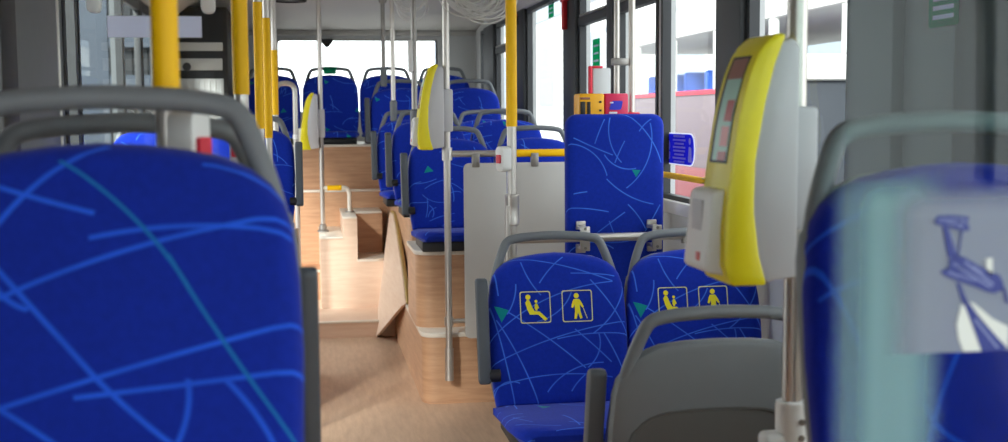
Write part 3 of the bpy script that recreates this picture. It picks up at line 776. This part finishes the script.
# ------------------------------------------------------------------ ticket validators
def front_curve(n=24):
    K = [(0, .112), (.03, .125), (.09, .125), (.17, .117), (.265, .103), (.30, .095), (.34, .084), (.37, .071), (.388, .058), (.40, .043)]
    pts = []
    for k in range(n+1):
        z = .40*k/n
        for (z0, u0), (z1, u1) in zip(K, K[1:]):
            if z0 <= z <= z1+1e-9: u = u0+(u1-u0)*(z-z0)/(z1-z0); break
        pts.append((u, z))
    return pts
FC = front_curve()
def fb(z):
    K = [(0, .050), (.05, .064), (.12, .073), (.20, .071), (.29, .056), (.35, .041), (.401, .022)]
    for (z0, u0), (z1, u1) in zip(K, K[1:]):
        if z0 <= z <= z1: return u0+(u1-u0)*(z-z0)/(z1-z0)
    return .022
def fu(z):
    for (u0, z0), (u1, z1) in zip(FC, FC[1:]):
        if z0 <= z <= z1: return u0+(u1-u0)*(z-z0)/(z1-z0)
    return FC[-1][0]
def validator():
    t = thing('ticket_validator', '', 'ticket validator')
    F = lambda u, z, v: (u, v, z)
    W = .0625
    MB().prism([(0, .012)]+[(u-.02, z) for u, z in FC[:-1]]+[(.012, .394), (0, .378)], F, -W+.002, W-.002, bev=.006).obj('housing', 'val_grey', t, 'grey housing')
    yel = [(u, z) for u, z in FC]+[(fb(z), z) for u, z in FC[::-1]]
    cover = MB().prism(yel, F, -W, W, bev=.007).obj('front_cover', 'val_yellow', t, 'yellow front cover')
    # the display: dark recess frame with a screen
    def strip(z0, z1, v0, v1, off, mi, m, n=6):
        t0 = bmesh.new(); A = []
        for k in range(n+1):
            z = z0+(z1-z0)*k/n
            A.append((t0.verts.new(F(fu(z)+off, z, v0)), t0.verts.new(F(fu(z)+off, z, v1)), t0.verts.new(F(fu(z)-.004, z, v1)), t0.verts.new(F(fu(z)-.004, z, v0))))
        for a, b in zip(A, A[1:]):
            for i in range(4): t0.faces.new((a[i], a[(i+1) % 4], b[(i+1) % 4], b[i]))
        t0.faces.new(A[0][::-1]); t0.faces.new(A[-1])
        bmesh.ops.recalc_face_normals(t0, faces=t0.faces[:]); m.absorb(t0, mi)
    m = MB(); strip(.195, .366, -.040, .040, .0012, 0, m); d = m.obj('display', 'dark', cover, 'dark recessed display')
    m = MB()
    strip(.199, .362, -.028, .037, .0018, 0, m)
    strip(.330, .362, -.028, .037, .0022, 1, m, 2)
    strip(.262, .296, .002, .034, .0024, 2, m, 3)
    strip(.222, .254, -.002, .032, .0024, 3, m, 3)
    strip(.199, .214, -.004, .034, .0024, 2, m, 2)
    m.obj('screen', ['screen', 'screen_brown', 'screen_red', 'screen_pink'], cover)
    # card reader
    m = MB(); p = round_poly([(.10, .012), (.152, .022), (.140, .152), (.105, .155)], [0, .012, .014, 0])
    m.prism(p, F, -W-.001, .046, bev=.006); r = m.obj('card_reader', 'white', t, 'pale grey card reader')
    m = MB(); m.box(.140, .1462, -.035, .015, .085, .135, .0015); m.obj('card_target', 'val_grey', r)
    m = MB(); m.box(.148, .1525, .004, .02, .038, .052, .001); m.obj('indicator', 'screen_pink', r, 'small red light')
    m = MB(); m.box(-.046, .004, -.032, .032, .085, .285, .008); m.obj('mount_bracket', 'val_grey', t)
    return t
NRM = math.pi
V = validator()
off = .019
def place(o, x, y, z, a):
    o.location = (x+off*math.cos(a), y+off*math.sin(a), z); o.rotation_euler = (0, 0, a)
place(V, .790, 1.87, 1.127, NRM); V['label'] = 'large yellow and grey ticket validator in the right foreground'
V['group'] = 'ticket validators'
A = math.pi
v = dup(V, (0, 0, 0), 0, 'yellow and grey ticket validator on the pole before the raised right seats'); place(v, .652, 5.68, 1.243, A)
v = dup(V, (0, 0, 0), 0, 'small far yellow and grey ticket validator at the end of the aisle'); place(v, .094, 8.6, 1.172, A)

# ------------------------------------------------------------------ wheelchair pad
t = thing('wheelchair_pad', 'tall blue patterned backrest pad clamped to the steel cross rail by the window', 'backrest pad', (1.187, 4.56, 0))
p = round_poly([(-.196, .55), (.196, .55), (.196, 1.405), (-.196, 1.405)], .055, 8)
def insp(poly, k, cx, cz, hx, hz): return [((x-cx)*(1-k/hx)+cx, (z-cz)*(1-k/hz)+cz) for x, z in poly]
m = MB(); R = lambda poly, y: [(x, y, z) for x, z in poly]
ip = lambda k: insp(p, k, 0, .98, .196, .428)
m.rings([R(ip(.004), .05), R(p, .044), R(p, .014), R(ip(.006), .004), R(ip(.016), -.001), R(ip(.04), -.002)])
m.obj('pad', 'fab_pad', t)
m = MB(); m.box(-.17, .17, .045, .06, .58, 1.37, .004); m.obj('back_board', 'dark', t)
for sx in (-.143, .143):
    m = MB(); m.box(sx-.019, sx+.019, -.012, .003, .865, .900, .003); m.box(sx-.019, sx+.019, -.012, .003, .957, .990, .003)
    m.box(sx-.019, sx+.019, -.086, -.074, .88, .975, .003); m.box(sx-.019, sx+.019, -.084, -.006, .960, .972, .003); m.box(sx-.019, sx+.019, -.084, -.006, .886, .898, .003)
    b = m.obj('clamp', 'steel', t)
    for z in (.886, .976): MB().tube([(sx, -.013, z), (sx, -.089, z)] if False else [(sx, -.0735, z*.0+ (.892 if z < .93 else .966)), (sx, -.090, (.892 if z < .93 else .966))], .006, 8).obj('bolt', 'steel_dull', b)
for k, z in ((0, .70),):
    m = MB(); m.box(-.12, .12, .06, .09, .1, .62, .004); m.obj('support_post', 'steel_dull', t); m = MB(); m.box(-.13, .13, .04, .12, 0, .1, .004); m.obj('floor_plate', 'steel_dull', t)

# ------------------------------------------------------------------ ticket boxes and poles behind the pad
t = pole('steel pole in the pair behind the tall pad, left of the two', 1.268, 4.86, 0, ZT, .0125, foot=False, top=False)
MB().box(-.022, .047, -.018, .018, 1.605, 1.635, .006).obj('pole_clamp', 'steel_dull', t)
pole('steel pole in the pair behind the tall pad, right of the two', 1.332, 4.86, 0, ZT, .0145, foot=False, top=False)
t = thing('ticket_machine', 'yellow box with dark slots on top of the blue pad, left of a red box', 'ticket machine', (1.13, 4.80, 1.36))
MB().box(-.048, .058, -.05, .05, 0, .128, .008).obj('housing', 'orange', t)
m = MB(); m.box(-.042, -.022, -.054, -.046, .02, .095, .002); m.box(-.014, .000, -.054, -.046, .02, .095, .002); m.obj('slot', 'dark', t)
m = MB(); m.box(-.042, -.002, -.053, -.046, .104, .113, .001); m.obj('label_strip', 'screen_brown', t)
m = MB()
for k in range(3): m.box(.036, .046, -.053, -.046, .022+.034*k, .030+.034*k, .001)
m.obj('button', 'dark', t)
MB().box(-.04, .128, .044, .062, .02, .05, .003).obj('mount_arm', 'steel_dull', t)
t = thing('ticket_box', 'magenta red box with a small printed label beside the yellow box above the pad', 'ticket box', (1.238, 4.80, 1.36))
MB().box(-.046, .052, -.045, .03, 0, .128, .008).obj('housing', 'magenta', t)
MB().prism(round_poly([(-.03, .062), (.02, .062), (.028, .098), (-.018, .098)], .008), lambda u, v, d: (u, d, v), -.048, -.044).obj('label_patch', 'blue', t)
m = MB(); m.box(-.03, .004, -.049, -.044, .046, .054, .001); m.box(-.026, -.012, -.0495, -.044, .088, .094, .001); m.obj('lettering', 'paper', t); MB().box(.012, .048, .026, .056, .06, .09, .003).obj('mount_arm', 'steel_dull', t)
t = thing('ticket_box', 'small low red box to the right of the magenta box above the pad', 'ticket box', (1.318, 4.80, 1.36))
MB().box(-.024, .026, -.03, .03, 0, .052, .006).obj('housing', 'red', t)
MB().box(-.012, .012, -.033, -.028, .016, .034, .001).obj('slot', 'dark', t); MB().box(-.004, .026, .026, .054, .01, .04, .003).obj('mount_arm', 'steel_dull', t)
t = thing('display_panel', 'grey panel with a red edge on the dark post above the ticket boxes', 'panel', (1.435, 5.62, 1.46))
MB().box(-.09, 0, -.012, .012, 0, .165, .008).obj('panel', 'wall_grey', t)
m = MB(); m.box(-.108, -.09, -.014, .014, .0, .175, .006); m.box(-.092, -.04, -.014, .014, .163, .175, .004); m.obj('red_edge', 'red', t)
m = MB(); m.box(-.1, .02, -.014, .014, -.02, 0, .004); m.obj('base_strip', 'dark', t)
# window rail and stickers
t = thing('window_rail', 'short yellow guard rail across the window beside the tall pad', 'handrail', (XR-.05, 4.55, 1.158))
MB().tube([(0, -.36, 0), (0, .40, .0)], .0125, 12).obj('rail', 'yellow', t)
m = MB(); m.box(-.01, .03, -.36, -.33, -.01, .01, .003); m.box(-.01, .03, .35, .38, -.01, .01, .003); m.obj('rail_bracket', 'steel_dull', t)
t = thing('window_sticker', 'blue rounded notice sticker on the window above the yellow rail', 'sticker', (XR+.024, 4.75, 1.26))
SY = lambda u, v, d: (d, -u, v)
w, h = .20, .066
MB().prism(round_poly([(-w, -h), (w, -h), (w, h), (-w, h)], .06, 8), SY, -.0010, .0005).obj('backing', 'st_white', t)
MB().prism(round_poly([(-w+.01, -h+.005), (w-.01, -h+.005), (w-.01, h-.005), (-w+.01, h-.005)], .056, 8), SY, -.0016, -.0008).obj('blue_field', 'st_blue', t)
m = MB()
for k in range(8):
    zz_ = .052-.0148*k; ww = .075+.012*math.sin(k*2.3)
    m.prism([(-ww, zz_-.0045), (ww, zz_-.0045), (ww, zz_+.0035), (-ww, zz_+.0035)], SY, -.0022, -.0014)
m.prism(disc(-.145, .012, .022, 16), SY, -.0022, -.0014); m.prism(round_poly([(-.165, -.045), (-.125, -.045), (-.122, -.012), (-.168, -.012)], .008), SY, -.0022, -.0014)
m.prism(disc(.14, .034, .014, 12), SY, -.0022, -.0014); m.prism(round_poly([(.118, -.05), (.165, -.05), (.160, .008), (.128, .014)], .01), SY, -.0022, -.0014)
m.obj('lettering', 'st_white', t)
for lab, yy, zc_, w_, h_ in (('green notice sticker on the window above the yellow ticket box', 6.19, 1.722, .078, .078), ('green notice sticker high on the bright window near a red hammer', 7.37, 2.06, .08, .055),
                           ('green notice sticker on the greyed-over window at the upper right corner', 2.58, 1.64, .065, .042)):
    t = thing('window_sticker', lab, 'sticker', (XR+.024 if yy > 3 else XR-.037, yy, zc_))
    MB().prism(round_poly([(-w_, -h_), (w_, -h_), (w_, h_), (-w_, h_)], .01), SY, -.001, .0005).obj('backing', 'st_green', t)
    m = MB()
    for k in range(3): m.prism([(-w_*.7, h_*(.55-.5*k)-.006), (w_*.7, h_*(.55-.5*k)-.006), (w_*.7, h_*(.55-.5*k)+.004), (-w_*.7, h_*(.55-.5*k)+.004)], SY, -.0016, -.0008)
    m.obj('lettering', 'skyblue', t)
def hammer(label, y, z, s=1):
    t = thing('emergency_hammer', label, 'hammer', (XR-.045, y, z))
    m = MB(); m.box(-.012*s, .012*s, -.05*s, .05*s, .13*s, .19*s, .006); m.obj('head', 'hammer_red', t)
    m = MB(); m.box(-.011*s, .011*s, -.016*s, .020*s, .0, .135*s, .006); m.obj('handle', 'hammer_red', t)
    m = MB(); m.box(.010*s, .028, -.035*s, .035*s, .05*s, .16*s, .004); m.obj('holder', 'dark', t)
    return t
hammer('small red emergency hammer on the far dark window post by the yellow pole', 8.26, 2.0, .55)
hammer('larger red emergency hammer on the nearer dark window post', 6.66, 1.88, 1.2)

# ------------------------------------------------------------------ glass partition on the left
t = thing('glass_partition', 'clear glass partition with a blank white sheet behind the left seats', 'partition', (0, 2.6, 0))
MB().box(-.50, -.15, -.004, .004, .75, 1.80, .001).obj('pane', 'glass', t)
MB().box(-.503, -.4985, -.003, .003, .74, 2.0, .001).obj('edge_strip', 'steel', t, 'bright metal edge strip')
MB().tube([(-.96, 0, 1.80), (-.14, 0, 1.80)], .016, 10).obj('top_rail', 'steel', t)
MB().tube([(-.96, 0, .74), (-.14, 0, .74)], .016, 10).obj('bottom_rail', 'steel', t)
for x in (-.428, -.199):
    m = MB(); p = round_poly([(-.014, 0), (.014, 0), (.014, .09), (-.014, .09)], .013, 6)
    m.prism(p, lambda u, v, d: (x+u, d, 1.617+v), -.013, .013, bev=.003); m.obj('pane_clamp', 'white', t)
s = MB().box(-.402, -.213, -.0015, .0015, 1.567, 1.611).obj('paper_sheet', 'st_white'); s.location = (0, 2.592, 0)
tag(s, 'blank white paper strip stuck on the left glass partition', 'paper')
# ------------------------------------------------------------------ glass partition on the right with reflection haze and mirrored ship painted on
GY = 1.16
t = thing('glass_partition', 'tinted glass partition with painted reflection haze in front of the right foreground seat', 'partition', (0, GY, 0))
MB().box(.545, 1.44, -.004, .004, .60, 2.0, .001).obj('pane', 'glass_teal', t)
MB().box(1.44, 1.475, -.016, .016, .56, 2.05, .004).obj('wall_post', 'pillar', t)
PX = lambda px: math.tan(math.atan((px-504)/1200)+math.radians(9.24))*GY
KZ = GY/1200*1.076
PZ = lambda py: 1.40-(py-111)*KZ
FG = lambda u, v, d: (u, d, v)
M['haze_teal'] = haze_grad('painted_haze_teal', srgb(158, 196, 199), [(0, 0), (.22, .34), (.42, .80), (.62, .80), (1, 0)], PX(826), PX(952), PZ(205), PZ(164))  # reflection in the glass, painted as a fading teal haze
M['haze_grey'] = haze_grad('painted_haze_grey', srgb(180, 189, 203), [(0, 0), (.35, .72), (1, .72)], PX(880), PX(1010), PZ(215), PZ(176))  # greyer part of the same painted reflection
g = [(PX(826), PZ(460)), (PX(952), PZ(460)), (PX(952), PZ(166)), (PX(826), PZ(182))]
MB().prism(g, FG, -.0062, -.0045).obj('haze_band', 'haze_teal', t, 'pale teal painted reflection band')
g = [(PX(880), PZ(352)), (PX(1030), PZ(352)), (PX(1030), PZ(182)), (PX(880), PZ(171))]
MB().prism(g, FG, -.0084, -.0066).obj('haze_sheet', 'haze_grey', t, 'greyish painted reflection haze')
shp = MB()
q = lambda L: [(PX(a), PZ(b)) for a, b in L]
S8 = lambda oy, L: q([(880+u/7.875, oy+v/7.875) for u, v in L])
def sprite(L, mi): shp.prism(L, FG, -.0098, -.0086, mi)
sprite(S8(190, [(405, 225), (430, 180), (560, 180), (680, 195), (665, 240), (685, 300), (620, 310), (540, 280), (470, 262), (420, 250)]), 0)       # flag
sprite(S8(190, [(470, 262), (510, 270), (545, 345), (600, 500), (560, 530), (520, 510), (500, 420)]), 0)            # mast
sprite(S8(190, [(612, 300), (628, 300), (612, 440), (606, 500), (600, 440)]), 0)
sprite(S8(246, [(525, 90), (590, 60), (640, 70), (760, 140), (820, 170), (870, 200), (930, 225), (965, 300), (950, 350), (890, 370), (830, 355), (740, 315), (650, 280), (580, 255), (500, 220), (465, 185), (530, 150)]), 0)   # hull
sprite(S8(246, [(820, 90), (870, 85), (875, 215), (850, 220), (825, 190)]), 1)
sprite(S8(246, [(590, 270), (620, 285), (690, 450), (660, 450), (640, 430)]), 0)
sprite(S8(246, [(950, 300), (975, 330), (1010, 450), (985, 450)]), 0)
sprite(S8(302, [(655, 0), (690, 0), (760, 100), (1000, 370), (990, 390), (810, 395), (740, 200)]), 0)
sprite(S8(302, [(635, 10), (660, 20), (700, 130), (800, 390), (660, 390), (620, 290), (600, 170)]), 1)
sprite(S8(302, [(700, 0), (730, 0), (880, 130), (1010, 200), (1010, 370), (930, 290), (790, 120)]), 1)
M['ship_refl_pale'] = plain('ship_refl_pale_blue', srgb(128, 140, 190), .5, noise=.1, nscale=60)
def stroke(a, b, w, oy):
    (ax, ay), (bx, by) = a, b; l = math.hypot(bx-ax, by-ay); nx, ny = -(by-ay)/l*w, (bx-ax)/l*w
    L = q([(880+u/7.875, oy+v/7.875) for u, v in ((ax+nx, ay+ny), (bx+nx, by+ny), (bx-nx, by-ny), (ax-nx, ay-ny))]); shp.prism(L, FG, -.0104, -.0097, 2)
for a, b, w_, oy in (((650, 110), (880, 300), 9, 246), ((600, 150), (860, 320), 8, 246), ((560, 120), (640, 170), 7, 246), ((600, 215), (740, 262), 6, 246), ((520, 185), (600, 225), 7, 246), ((720, 150), (800, 200), 6, 246),
                     ((430, 215), (640, 215), 6, 190), ((500, 235), (640, 262), 6, 190), ((560, 205), (660, 235), 5, 190), ((590, 250), (620, 295), 5, 190), ((525, 300), (575, 470), 5, 190), ((740, 130), (930, 370), 9, 302)): stroke(a, b, w_, oy)
shp.obj('ship_reflection', ['ship_refl_blue', 'ship_refl_white', 'ship_refl_pale'], t, 'blue and white ship shaped painted reflection')  # ship reflected in the glass, painted as flat coloured shapes

# ------------------------------------------------------------------ ceiling things
def coil(label, x, y, z, R, n, sq=.8, th=.0035, jit=.03, seed=1):
    rnd = random.Random(seed); m = MB()
    for i in range(n):
        r = R*rnd.uniform(.6, 1.0); cx = rnd.uniform(-jit, jit); cz = rnd.uniform(-jit, jit); ty = rnd.uniform(-.5, .5); k = rnd.uniform(sq-.15, sq+.1)
        pts = []
        for q in range(28):
            a = 2*math.pi*q/28
            pts.append((cx+r*math.cos(a), ty*r*math.sin(a)*.5+rnd.uniform(-.002, .002), cz+k*r*math.sin(a)-k*r*.0))
        m.tube(pts, th, 5, closed=True)
    o = m.obj('cable_coil', 'cable'); o.location = (x, y, z)
    return tag(o, label, 'cable')
coil('big tangle of clear cable loops hanging from the ceiling beside the steel pole',   .765, 5.4, 1.985, .145, 26, .85, .0034, .05, 3)
coil('small coil of clear cable at the ceiling behind the yellow and silver pole', .985, 5.5, 2.03, .075, 9, .8, .003, .02, 5)
coil('loose clear cable loops hanging near the ceiling left of the big tangle', .60, 6.6, 2.02, .095, 7, .9, .0028, .04, 9)
m = MB()
m.lathe([(.11, 2.215), (.118, 2.205), (.118, 2.25), (.09, 2.25), (.09, 2.225)], 0, 0, 28)
t = thing('ceiling_speaker', 'round dark grille on the ceiling above the aisle', 'speaker', (-.105, 8.6, 0)); m.obj('ring', 'dark', t)
m = MB(); m.lathe([(.001, 2.21), (.092, 2.222), (.092, 2.24)], 0, 0, 28); m.obj('grille', 'steel_dull', t)
t = thing('rear_camera', 'small black camera above the rear window', 'camera', (.18, 10.545, 2.03))
MB().prism([(-.052, .04), (.052, .04), (.046, .012), (.012, -.028), (-.012, -.028), (-.046, .012)], lambda u, v, d: (u, d, v), -.05, .03, bev=.004).obj('housing', 'dark', t)
MB().tube([(0, -.045, .0), (0, -.056, -.004)], .012, 10).obj('lens', 'rubber', t)

# ------------------------------------------------------------------ outside
o = struct(MB().box(-60, 60, -40, 120, -.45, -.40).obj('ground', 'ground'))
t = thing('warehouse_building', 'white building outside the right windows', 'building', (9.5, 40, -.4))
MB().box(0, 4, -38, 50, 0, 5.6).obj('wall', 'facade', t)
MB().box(-.05, 4.2, -38, 50, 5.6, 8.0).obj('upper_cladding', 'facade_grey', t)
for k in range(9): MB().box(-.04, .02, -30+k*9, -27+k*9, 2.2, 4.6).obj('window', 'facade_grey', t)
t = thing('parked_bus', 'parked bus with a pink lower body seen through the window beside the pad', 'bus', (4.6, 12.0, -.4))
MB().box(0, 2.4, -2.2, 6.5, .35, 1.18, .06).obj('lower_body', 'pink', t)
MB().box(.01, 2.4, -2.19, 6.49, 1.16, 2.06, .02).obj('side_panel', 'pale_pink', t)
m = MB(); m.box(0, 2.4, -2.2, 6.5, 2.75, 3.1, .06)
for k in range(6): m.box(0, .06, -2.2+k*1.68, -2.08+k*1.68, 2.05, 2.75); m.box(2.34, 2.4, -2.2+k*1.68, -2.08+k*1.68, 2.05, 2.75)
m.obj('upper_body', 'facade', t)
for k in range(5): MB().box(.02, .03, -2.08+k*1.68, -.52+k*1.68, 2.05, 2.75).obj('window', 'glass', t)
for y in (-.6, 4.4):
    m = MB(); m.tube([(-.02, y, .42), (.25, y, .42)], .42, 28); w_ = m.obj('wheel', 'rubber', t); m = MB(); m.tube([(-.03, y, .42), (.0, y, .42)], .22, 20); m.obj('wheel_hub', 'wall_grey', w_)
for k in range(9):
    m = MB(); m.box(.35, .75, -1.7+k*.85, -1.6+k*.85, 1.9, 2.36, .04); m.obj('seat_back', 'boat_blue', t)
MB().box(-.005, .02, -2.0, 6.3, 2.04, 2.09).obj('red_stripe', 'red', t)
t = thing('utility_cabinet', 'grey outdoor cabinet with a yellow curved edge seen past the near right pole', 'cabinet', (3.17, 7.3, -.4))
MB().box(-.28, .30, -.4, .4, 0, 2.02, .05).obj('body', 'slate', t)
MB().tube([(-.29, -.40, 0), (-.29, -.40, 1.7), (-.29, -.28, 2.0), (-.29, .1, 2.06)], .016, 10, .3).obj('edge_guard', 'dull_yellow', t)
MB().box(-.30, -.27, -.2, .2, 1.5, 1.75, .01).obj('vent', 'haze_blue', t)
MB().box(-.32, .34, -.44, .44, 2.0, 2.16, .03).obj('cap', 'panel_grey', t)
t = thing('panelled_wall', 'grey and blue panelled wall outside the left windows', 'wall', (-5.5, 32, -.4))
xs = -4.2; k = 0; rnd = random.Random(4)
while xs < 3.2:
    w_ = rnd.uniform(.25, .8); mt = ('slate', 'charcoal', 'haze_blue', 'slate', 'charcoal', 'charcoal')[rnd.randrange(6)]
    MB().box(xs, xs+w_-.03, -.1*rnd.random(), .3, 0, 5.5).obj('panel', mt, t); xs += w_
MB().box(-4.2, 3.6, .3, .6, 0, 6.4).obj('backing_wall', 'charcoal', t)
m = MB(); m.box(.6, 3.4, -.3, .0, 2.5, 2.9); m.box(.6, 3.4, -.3, .0, 3.6, 3.9); m.obj('ledge', 'haze_blue', t)

# ------------------------------------------------------------------ light
w = bpy.data.worlds.new('overcast'); SC.world = w; w.use_nodes = True
bg = w.node_tree.nodes['Background']; bg.inputs[0].default_value = (.93, .97, 1.0, 1); bg.inputs[1].default_value = 2.4

sun = bpy.data.lights.new('sun', 'SUN'); so_ = bpy.data.objects.new('sun', sun); C.objects.link(so_)
sun.energy = 4.0; sun.angle = math.radians(12); sun.color = (1, .97, .92)
so_.rotation_euler = Vector((.48*.88, .88*.88, -.47)).to_track_quat('-Z', 'Y').to_euler()
# ------------------------------------------------------------------ camera
cam = bpy.data.cameras.new('camera'); co = bpy.data.objects.new('camera', cam); C.objects.link(co)
cam.sensor_width = 36; cam.lens = 1200/1008*36; cam.clip_start = .05; cam.clip_end = 300
psi, pt, rl = math.radians(9.24), math.radians(5.0), .007
F = Vector((math.sin(psi)*math.cos(pt), math.cos(psi)*math.cos(pt), -math.sin(pt))); Rr = Vector((math.cos(psi), -math.sin(psi), 0)); U = Rr.cross(F)
R2 = (Rr-rl*U).normalized(); U2 = (U+rl*Rr).normalized()
mw = Matrix((R2, U2, -F)).transposed().to_4x4(); mw.translation = (0, 0, 1.40); co.matrix_world = mw
cam.dof.use_dof = True; cam.dof.focus_distance = 4.2; cam.dof.aperture_fstop = 4.8
SC.camera = co
SC.view_settings.view_transform = 'Standard'; SC.view_settings.look = 'None'; SC.view_settings.gamma = 1
SC.view_settings.use_curve_mapping = False; SC.view_settings.exposure = 0.74
SC.cycles.max_bounces = 10; SC.cycles.diffuse_bounces = 5; SC.cycles.transparent_max_bounces = 24
SC.cycles.caustics_reflective = False; SC.cycles.caustics_refractive = False
SC.cycles.use_denoising = True
